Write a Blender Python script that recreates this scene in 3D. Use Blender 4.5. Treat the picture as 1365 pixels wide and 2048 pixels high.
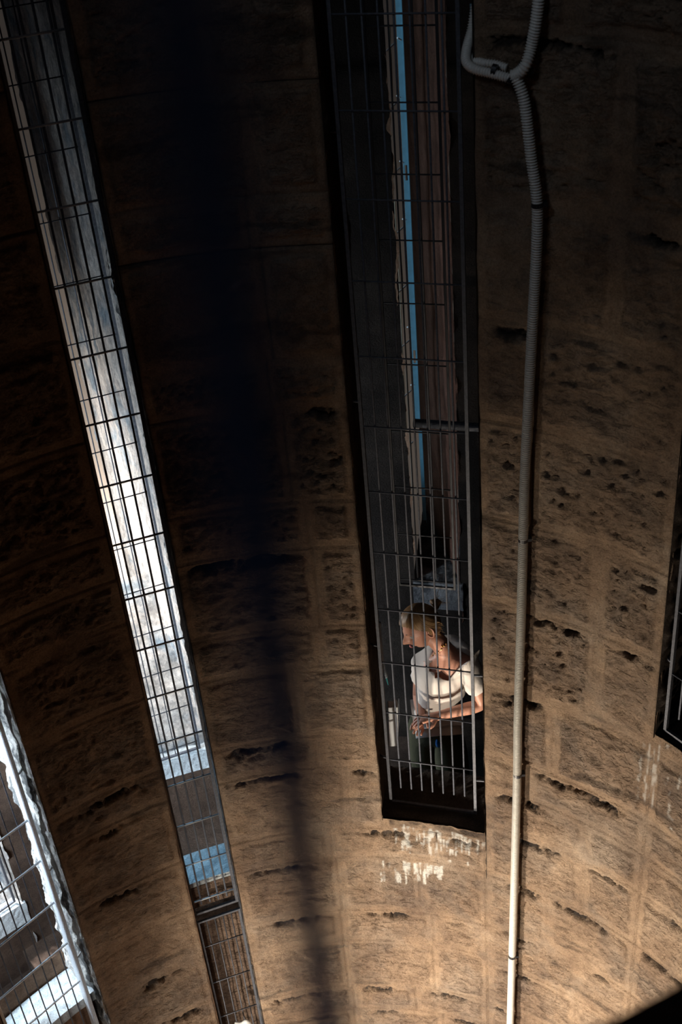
import bpy, bmesh, math, random
import numpy as np
from mathutils import Vector, Matrix
random.seed(4); RNG = np.random.RandomState(11)
for o in list(bpy.data.objects): bpy.data.objects.remove(o)
scn = bpy.context.scene; COL = scn.collection
R_ = math.radians
# ---------------------------------------------------------------- camera
CZ = 9.0                       # camera height above the floor of the shaft
PITCH, ROLL, FPX = 0.62575, -0.09384, 2584.16
CX, CY, RW = -0.28362, 2.45092, 2.0   # axis of the round shaft and its radius
fwd = Vector((0, math.cos(PITCH), -math.sin(PITCH))); rgt = Vector((1, 0, 0)); upv = rgt.cross(fwd)
c, s = math.cos(ROLL), math.sin(ROLL)
CR = (c*rgt + s*upv).normalized(); CU = (-s*rgt + c*upv).normalized()
cd = bpy.data.cameras.new('camera'); cam = bpy.data.objects.new('camera', cd); COL.objects.link(cam)
cd.sensor_fit = 'HORIZONTAL'; cd.sensor_width = 24.0; cd.lens = FPX/1365*24.0
cd.clip_start = 0.05; cd.clip_end = 200
cam.matrix_world = Matrix(((CR.x, CU.x, -fwd.x, 0), (CR.y, CU.y, -fwd.y, 0), (CR.z, CU.z, -fwd.z, CZ), (0, 0, 0, 1)))
cd.dof.use_dof = True; cd.dof.focus_distance = 6.2; cd.dof.aperture_fstop = 4.5
scn.camera = cam
# ---------------------------------------------------------------- world, lights, exposure
scn.view_settings.view_transform = 'Standard'; scn.view_settings.look = 'None'
scn.view_settings.gamma = 1; scn.view_settings.use_curve_mapping = False
scn.view_settings.exposure = 0.0
w = bpy.data.worlds.new('world'); scn.world = w; w.use_nodes = True
w.node_tree.nodes['Background'].inputs[0].default_value = (0.35, 0.5, 0.8, 1)
w.node_tree.nodes['Background'].inputs[1].default_value = 0.02
def ray(x, y): return fwd + (x-682.5)/FPX*CR - (y-1024)/FPX*CU
def at(x, y, rho):
    """point where the line of sight through a photo pixel meets the cylinder of radius rho around the shaft axis"""
    d = ray(x, y); a = d.x**2+d.y**2; b = d.x*CX+d.y*CY; q = CX*CX+CY*CY-rho*rho
    t = (b+math.sqrt(b*b-a*q))/a; return Vector((d.x*t, d.y*t, CZ+d.z*t))
def aim(o, tgt):
    d = Vector(tgt) - o.location; o.rotation_euler = d.to_track_quat('-Z', 'Y').to_euler()
def spot(name, loc, tgt, power, col, size=90, blend=1, rad=.1):
    l = bpy.data.lights.new(name, 'SPOT'); l.energy = power; l.color = col; l.spot_size = R_(size); l.spot_blend = blend
    l.shadow_soft_size = rad; o = bpy.data.objects.new(name, l); COL.objects.link(o); o.location = loc; aim(o, tgt); return o
def area(name, loc, tgt, power, col, sx, sy, spread=180):
    l = bpy.data.lights.new(name, 'AREA'); l.energy = power; l.color = col; l.shape = 'RECTANGLE'; l.size = sx; l.size_y = sy
    l.spread = R_(spread); o = bpy.data.objects.new(name, l); COL.objects.link(o); o.location = loc; aim(o, tgt); return o
def cyl(th, r, z=0.0):
    t = R_(th); return Vector((CX + r*math.sin(t), CY + r*math.cos(t), z))
WARM = (1.0, 0.87, 0.72); SKY = (0.50, 0.74, 1.0); SUN = (1.0, 0.97, 0.92)
spot('added_left_key', cyl(-112, 1.75, 1.9), cyl(52, 2, 2.6), 1500, WARM, 95, 1, .06)  # added lamp for the warm light from low left; no opening there
spot('added_front_key', (-.85, 1.35, 2.5), cyl(46, 2, 3.1), 440, WARM, 98, 1, .08)  # added frontal lamp inside the shaft, reaching the woman; no doorway here
spot('low_fill', cyl(-150, 1.6, .9), cyl(-14, 2, 1.9), 190, (1, .91, .83), 84, 1, .4)  # added low fill that lifts the left piers
spot('left_stone_fill', Vector((-2.45, 6.6, 4.15)), Vector((-1.3, 6.9, 3.9)), 420, (1, .98, .96), 150, 1, .12)  # spot added in place of the sun, close by so the stone fades upward
area('left_stair_skylight', cyl(-66, 2.75, 4.6), cyl(-36, 2.2, 3.9), 190, (.72, .86, 1), .5, 1.2, 150)
area('stair_window_skylight', cyl(-27, 3.2, 4.7), cyl(-17, 2.1, 3.4), 9, (.30, .66, 1), .5, .8, 110)
area('channel_fill', cyl(9.2, 3.78, 6.2), cyl(12.6, 3.85, 6.2), 1.7, (.62, .84, 1), .10, 3.0, 150)  # hidden lamp added to light the steel channel and brown jamb
spot('far_left_window_sun', cyl(-41, 4.3, 6.0), cyl(-40, 4.1, 2.6), 3200, (.95, .97, 1), 80, 1, .1)
spot('sill_patch_fill', cyl(12.0, 4.2, 6.0), at(858, 1045, 3.85), 60, (.75, .88, 1), 13, .3, .02)  # narrow spot added to draw the bright patch on the sill
area('near_bar_fill', (-.20, -.16, 8.35), (-.02, .15, 8.75), .26, (.42, .58, 1), .08, .08, 120)  # small added lamp below the near bar, grading it blue
spot('upper_cool_fill', (-1.1, 1.6, 10.2), cyl(34, 2, 7.5), 46, (.72, .84, 1), 54, 1, .3)  # added cool fill from above for conduit and upper right wall
spot('courtyard_fill', (-2.75, 9.3, .8), (-2.2, 10.4, 1.6), 300, (1, .88, .78), 150, 1, .2)  # added lamp set low so the wall beyond fades upward

# ---------------------------------------------------------------- helpers
def ang(p): return math.degrees(math.atan2(p.x-CX, p.y-CY))
def link(name, me, mat=None, parent=None, smooth=False):
    o = bpy.data.objects.new(name, me); COL.objects.link(o)
    if mat: me.materials.append(mat)
    if parent: o.parent = parent
    if smooth:
        for p in me.polygons: p.use_smooth = True
    return o
def mesh_bm(name, bm, mat=None, parent=None, smooth=False):
    bmesh.ops.recalc_face_normals(bm, faces=bm.faces)
    me = bpy.data.meshes.new(name); bm.to_mesh(me); bm.free(); return link(name, me, mat, parent, smooth)
def tag(o, label=None, cat=None, group=None, kind=None):
    if label: o['label'] = label
    if cat: o['category'] = cat
    if group: o['group'] = group
    if kind: o['kind'] = kind
    return o
def empty(name, loc, rot=0.0):
    o = bpy.data.objects.new(name, None); COL.objects.link(o); o.location = loc; o.rotation_euler = (0, 0, rot); o.empty_display_size = .1; return o
def add_box(bm, c0, sx, sy, sz, M=None):
    vs = [bm.verts.new((c0[0]+i*sx/2, c0[1]+j*sy/2, c0[2]+k*sz/2)) for k in (-1, 1) for j in (-1, 1) for i in (-1, 1)]
    if M:
        for v in vs: v.co = M @ v.co
    for f in ((0,1,3,2),(4,6,7,5),(0,4,5,1),(2,3,7,6),(0,2,6,4),(1,5,7,3)): bm.faces.new([vs[i] for i in f])
    return vs
def add_tube(bm, pts, rad, n=10, caps=True, closed=False):
    """tube along points; rad a number or a list"""
    pts = [Vector(p) for p in pts]; m = len(pts); rings = []
    T0 = (pts[1]-pts[0]).normalized(); N = T0.orthogonal().normalized()
    for i, p in enumerate(pts):
        T = (pts[min(i+1, m-1)]-pts[max(i-1, 0)]).normalized()
        N = (N - T*N.dot(T)).normalized(); B = T.cross(N)
        r = rad[i] if hasattr(rad, '__len__') else rad
        rings.append([bm.verts.new(p + r*(math.cos(2*math.pi*k/n)*N + math.sin(2*math.pi*k/n)*B)) for k in range(n)])
    for a, b in zip(rings, rings[1:]):
        for k in range(n): bm.faces.new((a[k], a[(k+1) % n], b[(k+1) % n], b[k]))
    if caps: bm.faces.new(rings[0][::-1]); bm.faces.new(rings[-1])
def spline(pts, step):
    """Catmull-Rom through pts, resampled evenly"""
    P = [Vector(p) for p in pts]; P = [2*P[0]-P[1]] + P + [2*P[-1]-P[-2]]; out = []
    for i in range(1, len(P)-2):
        for k in range(24):
            t = k/24; out.append(.5*((2*P[i]) + (P[i+1]-P[i-1])*t + (2*P[i-1]-5*P[i]+4*P[i+1]-P[i+2])*t*t + (3*P[i]-P[i-1]-3*P[i+1]+P[i+2])*t**3))
    out.append(P[-2]); L = [0]
    for a, b in zip(out, out[1:]): L.append(L[-1]+(b-a).length)
    n = max(2, int(L[-1]/step)); res = []; j = 0
    for i in range(n+1):
        d = L[-1]*i/n
        while j < len(L)-2 and L[j+1] < d: j += 1
        res.append(out[j].lerp(out[j+1], (d-L[j])/max(1e-9, L[j+1]-L[j])))
    return res
# ---------------------------------------------------------------- materials
def nt(name):
    m = bpy.data.materials.new(name); m.use_nodes = True; t = m.node_tree; b = t.nodes['Principled BSDF']; return m, t, b
def N(t, kind, **kw):
    n = t.nodes.new(kind)
    for k, v in kw.items():
        if k in ('operation', 'blend_type', 'data_type', 'attribute_name', 'noise_dimensions'): setattr(n, k, v)
        else: n.inputs[k].default_value = v
    return n
def ramp(t, src, stops):
    r = t.nodes.new('ShaderNodeValToRGB'); e = r.color_ramp.elements
    while len(e) < len(stops): e.new(.5)
    for k, (p, cc) in enumerate(stops): e[k].position = p; e[k].color = (*cc, 1) if len(cc) == 3 else cc
    t.links.new(src, r.inputs[0]); return r
def mixc(t, f, a, b, mode='MIX'):
    n = t.nodes.new('ShaderNodeMix'); n.data_type = 'RGBA'; n.blend_type = mode
    for sock, v in ((n.inputs[0], f), (n.inputs[6], a), (n.inputs[7], b)):
        if isinstance(v, (int, float)): sock.default_value = v
        elif isinstance(v, tuple): sock.default_value = (*v, 1)
        else: t.links.new(v, sock)
    return n.outputs[2]
def simple(name, col, rough=.6, metal=0.0, bump=0.0, bscale=60, var=0.0):
    m, t, b = nt(name); b.inputs['Base Color'].default_value = (*col, 1); b.inputs['Roughness'].default_value = rough; b.inputs['Metallic'].default_value = metal
    tc = t.nodes.new('ShaderNodeTexCoord'); nz = N(t, 'ShaderNodeTexNoise', Scale=bscale, Detail=5.0); t.links.new(tc.outputs['Object'], nz.inputs['Vector'])
    if var:
        t.links.new(mixc(t, ramp(t, nz.outputs[0], [(.35, (0, 0, 0)), (.65, (1, 1, 1))]).outputs[0], tuple(x*(1-var) for x in col), tuple(min(1, x*(1+var)) for x in col)), b.inputs['Base Color'])
    if bump:
        bp = N(t, 'ShaderNodeBump', Strength=bump, Distance=.01); t.links.new(nz.outputs[0], bp.inputs['Height']); t.links.new(bp.outputs[0], b.inputs['Normal'])
    return m
def stone(name, dark, mid, light, bump=.5, bdist=.008, attr=False, scale=1.0, soot=0.0, chis=False):
    m, t, b = nt(name); b.inputs['Roughness'].default_value = .9; b.inputs['Specular IOR Level'].default_value = .15
    tc = t.nodes.new('ShaderNodeTexCoord')
    big = N(t, 'ShaderNodeTexNoise', Scale=2.2*scale, Detail=6.0, Roughness=.6); mid_n = N(t, 'ShaderNodeTexNoise', Scale=14*scale, Detail=8.0, Roughness=.7); fine = N(t, 'ShaderNodeTexNoise', Scale=120*scale, Detail=6.0, Roughness=.75)
    for n in (big, mid_n, fine): t.links.new(tc.outputs['Object'], n.inputs['Vector'])
    c1 = ramp(t, big.outputs[0], [(.34, dark), (.5, mid), (.68, light)]).outputs[0]
    c2 = mixc(t, 1.0, c1, ramp(t, mid_n.outputs[0], [(.3, (.62, .6, .6)), (.55, (1, 1, 1)), (.75, (1.2, 1.15, 1.1))]).outputs[0], 'MULTIPLY')
    c3 = mixc(t, 1.0, c2, ramp(t, fine.outputs[0], [(.3, (.6, .6, .6)), (.6, (1.1, 1.1, 1.1))]).outputs[0], 'MULTIPLY')
    if soot:
        so = N(t, 'ShaderNodeTexNoise', Scale=9*scale, Detail=9.0, Roughness=.75); mp = N(t, 'ShaderNodeMapping', Scale=(1.0, 1.0, .35)); t.links.new(tc.outputs['Object'], mp.inputs[0]); t.links.new(mp.outputs[0], so.inputs['Vector'])
        c3 = mixc(t, ramp(t, so.outputs[0], [(.47, (0, 0, 0)), (.56, (soot,)*3)]).outputs[0], c3, (.03, .035, .04))
    if attr:
        gp = N(t, 'ShaderNodeTexNoise', Scale=3.4, Detail=7.0, Roughness=.65, Distortion=.4); t.links.new(tc.outputs['Object'], gp.inputs['Vector'])
        c3 = mixc(t, ramp(t, gp.outputs[0], [(.46, (0, 0, 0)), (.62, (.55, .55, .55))]).outputs[0], c3, mixc(t, 1.0, c3, (.80, .92, 1.08), 'MULTIPLY'))
        a = t.nodes.new('ShaderNodeAttribute'); a.attribute_name = 'surf'; sp = t.nodes.new('ShaderNodeSeparateColor'); t.links.new(a.outputs['Color'], sp.inputs[0])
        c3 = mixc(t, sp.outputs[0], mixc(t, 1.0, c3, (1.0, .98, .94), 'MULTIPLY'), mixc(t, 1.0, c3, (.86, .86, .87), 'MULTIPLY'))   # dressed margin : rough panel
        c3 = mixc(t, sp.outputs[1], c3, (.72, .70, .64))                                                # droppings and lime
        c3 = mixc(t, sp.outputs[2], c3, (.018, .017, .018))                                              # dark tone in crevices, under the sill and in patches
    t.links.new(c3, b.inputs['Base Color'])
    ad = t.nodes.new('ShaderNodeMath'); ad.operation = 'MULTIPLY_ADD'; t.links.new(mid_n.outputs[0], ad.inputs[0]); ad.inputs[1].default_value = 1.2; t.links.new(fine.outputs[0], ad.inputs[2])
    hsrc = ad.outputs[0]
    if chis:      # tool marks: pits a few centimetres long, stronger on the rough panels
        mp2 = N(t, 'ShaderNodeMapping', Scale=(1.0, 1.0, 1.9)); t.links.new(tc.outputs['Object'], mp2.inputs[0])
        ch1 = N(t, 'ShaderNodeTexNoise', Scale=24.0, Detail=7.0, Roughness=.62, Distortion=.6); t.links.new(mp2.outputs[0], ch1.inputs['Vector'])
        pr1 = ramp(t, ch1.outputs[0], [(.34, (0, 0, 0)), (.50, (.8, .8, .8)), (.75, (1, 1, 1))])
        mm = t.nodes.new('ShaderNodeMath'); mm.operation = 'MULTIPLY'; t.links.new(pr1.outputs[0], mm.inputs[0])
        if attr:
            m3 = t.nodes.new('ShaderNodeMath'); m3.operation = 'MULTIPLY_ADD'; t.links.new(sp.outputs[0], m3.inputs[0]); m3.inputs[1].default_value = 1.7; m3.inputs[2].default_value = .25; t.links.new(m3.outputs[0], mm.inputs[1])
        else: mm.inputs[1].default_value = 1.4
        a2 = t.nodes.new('ShaderNodeMath'); a2.operation = 'ADD'; t.links.new(mm.outputs[0], a2.inputs[0]); t.links.new(hsrc, a2.inputs[1]); hsrc = a2.outputs[0]
    bp = N(t, 'ShaderNodeBump', Strength=bump, Distance=bdist); t.links.new(hsrc, bp.inputs['Height']); t.links.new(bp.outputs[0], b.inputs['Normal'])
    return m
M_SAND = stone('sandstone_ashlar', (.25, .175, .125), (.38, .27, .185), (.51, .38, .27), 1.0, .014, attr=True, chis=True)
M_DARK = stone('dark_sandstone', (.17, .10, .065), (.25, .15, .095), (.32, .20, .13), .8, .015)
M_PALE = stone('weathered_pale_stone', (.52, .50, .47), (.68, .65, .60), (.78, .75, .70), 1.0, .02, soot=.85)
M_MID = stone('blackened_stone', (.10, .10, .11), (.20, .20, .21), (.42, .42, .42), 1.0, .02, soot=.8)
M_SHADE = stone('shade_dark_stone', (.016, .012, .010), (.028, .021, .017), (.05, .038, .03), 1.0, .02)  # darker copy of the outer wall stone; its shade is in the colour
M_SHADE2 = stone('shade_toned_stone', (.07, .052, .040), (.11, .085, .065), (.17, .13, .10), 1.0, .025)  # reveals and sills toned dark, shade put into the colour
M_REDST = stone('red_brown_stone', (.10, .045, .03), (.17, .08, .055), (.24, .12, .085), 1.0, .02)
M_WALLO = stone('shaded_brown_stone', (.07, .046, .034), (.11, .072, .052), (.16, .105, .075), 1.0, .02)  # darker sandstone for outer wall and stair; shade is in the colour
M_BROWN = stone('brown_infill_stone', (.19, .13, .095), (.29, .20, .145), (.38, .27, .20), 1.0, .016, chis=True)
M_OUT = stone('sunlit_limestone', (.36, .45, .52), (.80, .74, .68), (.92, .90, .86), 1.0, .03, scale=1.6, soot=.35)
M_SILL = stone('sill_stone', (.55, .60, .62), (.66, .72, .74), (.75, .80, .82), .9, .012)
M_YARD = simple('courtyard_render', (.62, .56, .50), .9)
M_STEEL = simple('painted_steel', (.075, .082, .10), .6, .1, .15, 90, .25)
M_STEELF = simple('frame_steel', (.075, .08, .095), .6, .1, .15, 90, .25)
M_BLACKST = simple('blackened_steel', (.03, .032, .038), .6, .1)
M_LITRUNG = simple('lit_rung_steel', (.36, .38, .40), .5, .1)  # paler steel for the left rungs, light put into the colour
M_BRIGHT = simple('pale_and_lit_steel', (.70, .74, .78), .5, .25, .1, 120, .12)  # bright small metal parts; on the far-left grille paleness stands for light
M_COND = simple('ivory_plastic', (.62, .60, .55), .42, 0, 0, 40, .06)
M_BLACK = simple('black_plastic', (.012, .013, .016), .4)
M_BLUECH = simple('sky_tinted_steel', (.19, .38, .48), .55, .2, .05, 30, .08)  # blue of the sky light put into the steel colour
M_WIRE = simple('yellowed_cable', (.65, .58, .42), .5)
M_WHITE = simple('white_enamel', (.72, .75, .76), .4)
M_TEAL = simple('teal_plastic', (.03, .30, .32), .4)
M_SKIN = simple('skin', (.56, .27, .18), .5, 0, .08, 200, .08)
M_HAIR = None
M_SHIRT = simple('cream_cotton', (.74, .68, .62), .85, 0, .35, 22)
M_TROUS = simple('olive_cotton', (.055, .058, .028), .9, 0, .4, 30)
M_GOLD = simple('gold', (.9, .6, .2), .25, 1.0)
M_BLUE = simple('blue_nylon', (.02, .16, .50), .5)
M_LEATH = simple('dark_leather', (.03, .025, .02), .5)
M_LIP = simple('lip', (.5, .15, .13), .5)

# ---------------------------------------------------------------- noise on grids
def vnoise(U, V, seed):
    r = np.random.RandomState(seed); n = 257; L = r.rand(n, n)
    iu = np.floor(U).astype(int); iv = np.floor(V).astype(int); fu = U-iu; fv = V-iv
    fu = fu*fu*(3-2*fu); fv = fv*fv*(3-2*fv); g = lambda a, b: L[a % n, b % n]
    return (g(iu, iv)*(1-fu)+g(iu+1, iv)*fu)*(1-fv) + (g(iu, iv+1)*(1-fu)+g(iu+1, iv+1)*fu)*fv
def fbm(U, V, seed, octv=4, gain=.55):
    o = np.zeros_like(U); a = 1; tot = 0
    for k in range(octv): o += a*vnoise(U*2**k+17.3*k, V*2**k+9.1*k, seed+k); tot += a; a *= gain
    return o/tot
def grid_mesh(name, P, keep=None, attr=None, mat=None, parent=None, smooth=True):
    """P: (m,n,3) grid of points; keep: (m-1,n-1) mask of faces"""
    m, n = P.shape[:2]; idx = np.arange(m*n).reshape(m, n)
    q = np.stack([idx[:-1, :-1], idx[1:, :-1], idx[1:, 1:], idx[:-1, 1:]], -1).reshape(-1, 4)
    if keep is not None: q = q[keep.reshape(-1)]
    used = np.zeros(m*n, bool); used[q.ravel()] = True; new = np.cumsum(used)-1; q = new[q]
    V = P.reshape(-1, 3)[used]
    me = bpy.data.meshes.new(name); me.vertices.add(len(V)); me.vertices.foreach_set('co', V.astype(np.float32).ravel())
    me.loops.add(q.size); me.loops.foreach_set('vertex_index', q.ravel().astype(np.int32))
    me.polygons.add(len(q)); me.polygons.foreach_set('loop_start', np.arange(0, q.size, 4, dtype=np.int32)); me.polygons.foreach_set('loop_total', np.full(len(q), 4, np.int32))
    me.polygons.foreach_set('use_smooth', np.full(len(q), smooth)); me.update(calc_edges=True)
    if attr is not None:
        ca = me.color_attributes.new('surf', 'FLOAT_COLOR', 'POINT'); A = np.concatenate([attr.reshape(-1, 3)[used], np.ones((len(V), 1))], 1); ca.data.foreach_set('color', A.astype(np.float32).ravel())
    return link(name, me, mat, parent)

# ---------------------------------------------------------------- the inner drum wall, ashlar with rock-faced panels
LLA, LLB, LA, LB, CA, CB, RA, RB = -51.5, -36.7, -20.1, -12.9, 10.0, 25.2, 48.7, 63.5
SILL_C, SILL_R, ZLO, ZHI = 3.86, 4.98, 1.2, 8.8
def seg(a, b, st): n = max(1, int(round((b-a)/st))); return np.linspace(a, b, n+1)[:-1]
DT = math.degrees(.0078/RW)
TH = np.concatenate([seg(a, b, DT) for a, b in zip([-64, LLA, LLB, LA, LB, CA, CB, RA, RB], [LLA, LLB, LA, LB, CA, CB, RA, RB, 72])] + [[72.0]])
ZZ = np.concatenate([seg(ZLO, SILL_C, .0082), seg(SILL_C, SILL_R, .0082), seg(SILL_R, ZHI, .0082), [ZHI]])
TT, ZG = np.meshgrid(TH, ZZ, indexing='ij'); S_ = np.radians(TT)*RW
C_LEFT = [.3, .75, 1.2, 1.75, 2.19, 2.42, 2.845, 3.115, 3.555, 3.786, 4.243, 4.468, 4.92, 5.165, 5.614, 5.86, 6.325, 6.542, 7.014, 7.215, 7.62, 8.05, 8.45, 8.9]
C_RIGHT = [.3, .75, 1.2, 1.75, 2.10, 2.42, 2.80, 3.13, 3.54, 3.93, 4.20, 4.43, 4.885, 5.385, 5.832, 6.30, 6.746, 7.208, 7.78, 8.3, 8.9]
C_FAR = [.3, .75, 1.2, 1.75, 2.19, 2.6, 3.0, 3.4, 3.786, 4.243, 4.46, 4.93, 5.385, 5.63, 5.868, 6.322, 6.78, 7.22, 7.7, 8.2, 8.9]
JL = {4.243: 1.6, 3.786: 5.5, 3.555: 2.2, 5.614: 4.0, 4.92: 3.6, 5.86: 2.4, 5.165: 4.2, 6.325: 1.2}
piers = [(-64, LLA, C_FAR), (LLA, LLB, C_FAR), (LLB, LA, C_FAR), (LA, LB, C_FAR), (LB, CA, C_LEFT), (CA, CB, C_LEFT), (CB, RA, C_RIGHT), (RA, RB, C_RIGHT), (RB, 72.1, C_RIGHT)]
D = np.zeros_like(TT); PAN = np.zeros_like(TT); WHT = np.zeros_like(TT); BLK = np.zeros_like(TT)
n_rough = fbm(S_*16, ZG*34, 1, 4, .6); n_pit = fbm(S_*30, ZG*52, 21, 3, .6); n_big = fbm(S_*3, ZG*3, 41, 3); n_fine = fbm(S_*70, ZG*70, 61, 2)
n_edge = fbm(S_*14, ZG*14, 81, 4, .6); n_rag = fbm(S_*13, ZG*9+5, 91, 5, .7)
pit = np.clip((n_pit-.56)*7, 0, 1)
below = lambda z: z < SILL_C-.01
for pi_, (a, b, CL) in enumerate(piers):
    mth = (TT >= a-1e-6) & (TT < b+ (1e-6 if b > 72 else 0))
    for z0, z1 in zip(CL, CL[1:]):
        mk = mth & (ZG >= z0) & (ZG < z1)
        if not mk.any(): continue
        s0, s1 = R_(a)*RW, R_(b)*RW
        if CL is C_LEFT and (a in (LB, CA)) and z1 < SILL_C+.05: s0, s1 = R_(LB)*RW, R_(CB)*RW      # courses run on under the middle opening
        rj = np.random.RandomState(int(z0*1000)+ (0 if CL is C_LEFT else 7+pi_)); js = [s0]
        if CL is C_LEFT and a == LB and round(z0, 3) in JL: js.append(R_(JL[round(z0, 3)])*RW)
        elif CL is C_RIGHT and a == CB: js.append(s0 + rj.choice([.22, .34, .52]))
        while s1-js[-1] > .62: js.append(js[-1]+rj.uniform(.32, .56))
        js.append(s1)
        if len(js) > 2 and js[-1]-js[-2] < .12: js.pop(-2)
        for k in range(len(js)-1):
            m2 = mk & (S_ >= js[k]-1e-6) & (S_ < js[k+1]) if k < len(js)-2 else mk & (S_ >= js[k]-1e-6)
            if not m2.any(): continue
            s_, z_ = S_[m2], ZG[m2]; ne = n_edge[m2]
            ex = np.minimum(s_-js[k], js[k+1]-s_); eb = z_-z0; et = z1-z_
            e = np.minimum(np.minimum(ex, eb), et)
            mg = rj.uniform(.028, .042); style = rj.randint(0, 4)
            low = 1.0 if z0 > 4.3 else .55; amp_b = rj.uniform(.65, 1.15)*low; up = rj.uniform(.006, .014)*(.5+.5*low)
            rise = np.clip((e + (ne-.5)*.034 - mg)/.016, 0, 1)
            d = rise*(up + (n_rough[m2]-.5)*(.038 if style != 1 else .024)*(.45+.55*amp_b) - pit[m2]*(.015 if style in (0, 2) else .006)*amp_b + (n_big[m2]-.5)*.012) + (n_fine[m2]-.5)*.004*(.4+rise)
            jt = np.clip(1-e/.0065, 0, 1)*np.clip((n_big[m2]-.30)*6, .25, 1.2); d -= jt*.014
            blk = np.zeros_like(d)
            if rj.rand() < (.60 if z0 < 3.9 else .22):               # a spalled bed along the top of the panel
                w0 = rj.uniform(.0, .35)*(js[k+1]-js[k]); w1 = rj.uniform(.6, 1.0)*(js[k+1]-js[k])
                u = s_-js[k]; inr = np.clip((u-w0)/.05, 0, 1)*np.clip((w1-u)/.05, 0, 1)
                th_ = rj.uniform(.010, .030)*np.clip(1.7*fbm(s_*5, z_*0+z0*3, 300, 3), .3, 1.4) + .004
                cr = np.clip(1-np.abs(et-mg-.010-(n_rag[m2]-.5)*.06)/th_, 0, 1)*inr*np.clip((n_pit[m2]-.34)*6, 0, 1)
                cr = np.minimum(1, cr*1.6); d -= cr*.026; blk = np.clip(cr*1.5-.35, 0, 1)*.9
            D[m2] = d; PAN[m2] = rise*amp_b*np.clip(.55+(n_big[m2]-.35)*1.6, .3, 1.2); BLK[m2] = blk
# lime and droppings washed down below the sill of the middle opening
dr = fbm(S_*60, ZG*5, 131, 3); wm = (TT > 12.5) & (TT < 24.8) & (ZG < SILL_C-.02) & (ZG > 3.85)
WHT += np.where(wm, np.clip((dr-.54)*12, 0, 1)*np.clip((n_edge-.40)*7, 0, 1)*np.clip((ZG-3.42)*5, 0, 1), 0)
wm2 = (TT > 9) & (TT < 18.5) & (ZG < 3.53) & (ZG > 3.36); WHT += np.where(wm2, np.clip((dr-.64)*14, 0, 1)*np.clip((n_edge-.42)*7, 0, 1), 0)
rd_ = random.Random(8)
for k in range(92):
    if k < 62: t_, zt, ln = rd_.gauss(18.5, 3.4), SILL_C-.03-abs(rd_.gauss(0, .09)), rd_.uniform(.03, .11)
    else: t_, zt, ln = rd_.uniform(12, 18.5), 3.54-rd_.random()*.03, rd_.uniform(.03, .11)
    if not 11 < t_ < 25: continue
    wd = math.degrees(rd_.uniform(.004, .009)/RW); zz_ = np.clip((zt-ZG)/ln, 0, 1)
    WHT += np.where((ZG < zt) & (ZG > zt-ln), np.clip(1.3-np.abs(TT-t_-(n_rag-.5)*.5)/(wd*(1.1-.8*zz_)), 0, 1), 0)*np.clip((n_edge-.30)*6, .2, 1)
wm3 = (TT > 47) & (TT < 62) & (ZG < SILL_R-.02) & (ZG > 4.5); WHT += np.where(wm3, np.clip((dr-.60)*9, 0, .6)*np.clip((n_edge-.47)*8, 0, 1), 0)
sx = (TT > 11) & (TT < 25.2) & (ZG < SILL_C) & (ZG > SILL_C-.10); BLK = np.maximum(BLK, np.where(sx, np.clip((ZG-SILL_C+.09)/.08, 0, 1)*np.clip((n_edge-.3)*3, 0, 1)*.8, 0))
BLK = np.maximum(BLK, np.clip((fbm(S_*2.2, ZG*9, 171, 5, .6)-.68)*8, 0, .5))
# ragged arrises of the openings
TJ = TT.copy()
for ed, sg, zmin, amp in ((LLB, -1, 0, .010), (LA, 1, 0, .026), (LB, -1, 0, .010), (CA, 1, SILL_C, .014), (CB, -1, SILL_C, .012), (RA, 1, SILL_R, .010)):
    near = (np.abs(TT-ed) < 1e-4) & (ZG > zmin)
    TJ += np.where(near, sg*np.degrees((fbm(ZG*7, ZG*0+ed, int(200+ed), 5, .65)-.42)*amp/RW), 0)
RR = RW - D; P = np.stack([CX+RR*np.sin(np.radians(TJ)), CY+RR*np.cos(np.radians(TJ)), ZG], -1)
tm = (TH[:-1]+TH[1:])/2; zm = (ZZ[:-1]+ZZ[1:])/2; TM, ZM = np.meshgrid(tm, zm, indexing='ij')
hole = ((TM > LLA) & (TM < LLB)) | ((TM > LA) & (TM < LB)) | ((TM > CA) & (TM < CB) & (ZM > SILL_C)) | ((TM > RA) & (TM < RB) & (ZM > SILL_R))
wall = grid_mesh('wall_shaft', P, ~hole, np.stack([PAN, np.clip(WHT, 0, 1), np.clip(BLK, 0, 1)], -1), M_SAND)
tag(wall, 'curved sandstone ashlar wall of the round shaft with rock-faced blocks', None, None, 'structure')

# reveals (the thickness of the drum wall at each opening)
def reveal(name, ed, r0, r1, z0, z1, mat, seed, amp=.02, th_out=None, sg=0):
    nz = int((z1-z0)/.012); nr = int(abs(r1-r0)/.012)+1; zz = np.linspace(z0, z1, nz+1); rr = np.linspace(r0, r1, nr+1); A, B = np.meshgrid(rr, zz, indexing='ij')
    to = ed if th_out is None else th_out; t = ed+(to-ed)*(A-r0)/(r1-r0)
    rag = (fbm(B*7, B*0+ed, int(200+ed), 5, .65)-.42)*0
    nn = (fbm(A*14, B*14, seed, 5, .62)-.5)*2*amp; nn += (fbm(A*3, B*1.6, seed+9, 3)-.5)*amp*1.5; nn *= np.clip((A-min(r0, r1))/.03, 0, 1) if r1 > r0 else 1
    t = t+np.degrees(nn/A)+np.degrees(rag/A)
    return grid_mesh(name, np.stack([CX+A*np.sin(np.radians(t)), CY+A*np.cos(np.radians(t)), B], -1), None, None, mat)
def struct(o): o['kind'] = 'structure'; return o
T_IN = 2.36
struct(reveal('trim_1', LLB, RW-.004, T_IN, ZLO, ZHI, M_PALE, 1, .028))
struct(reveal('trim_2', LLA, RW, T_IN, ZLO, ZHI, M_DARK, 2))
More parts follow.
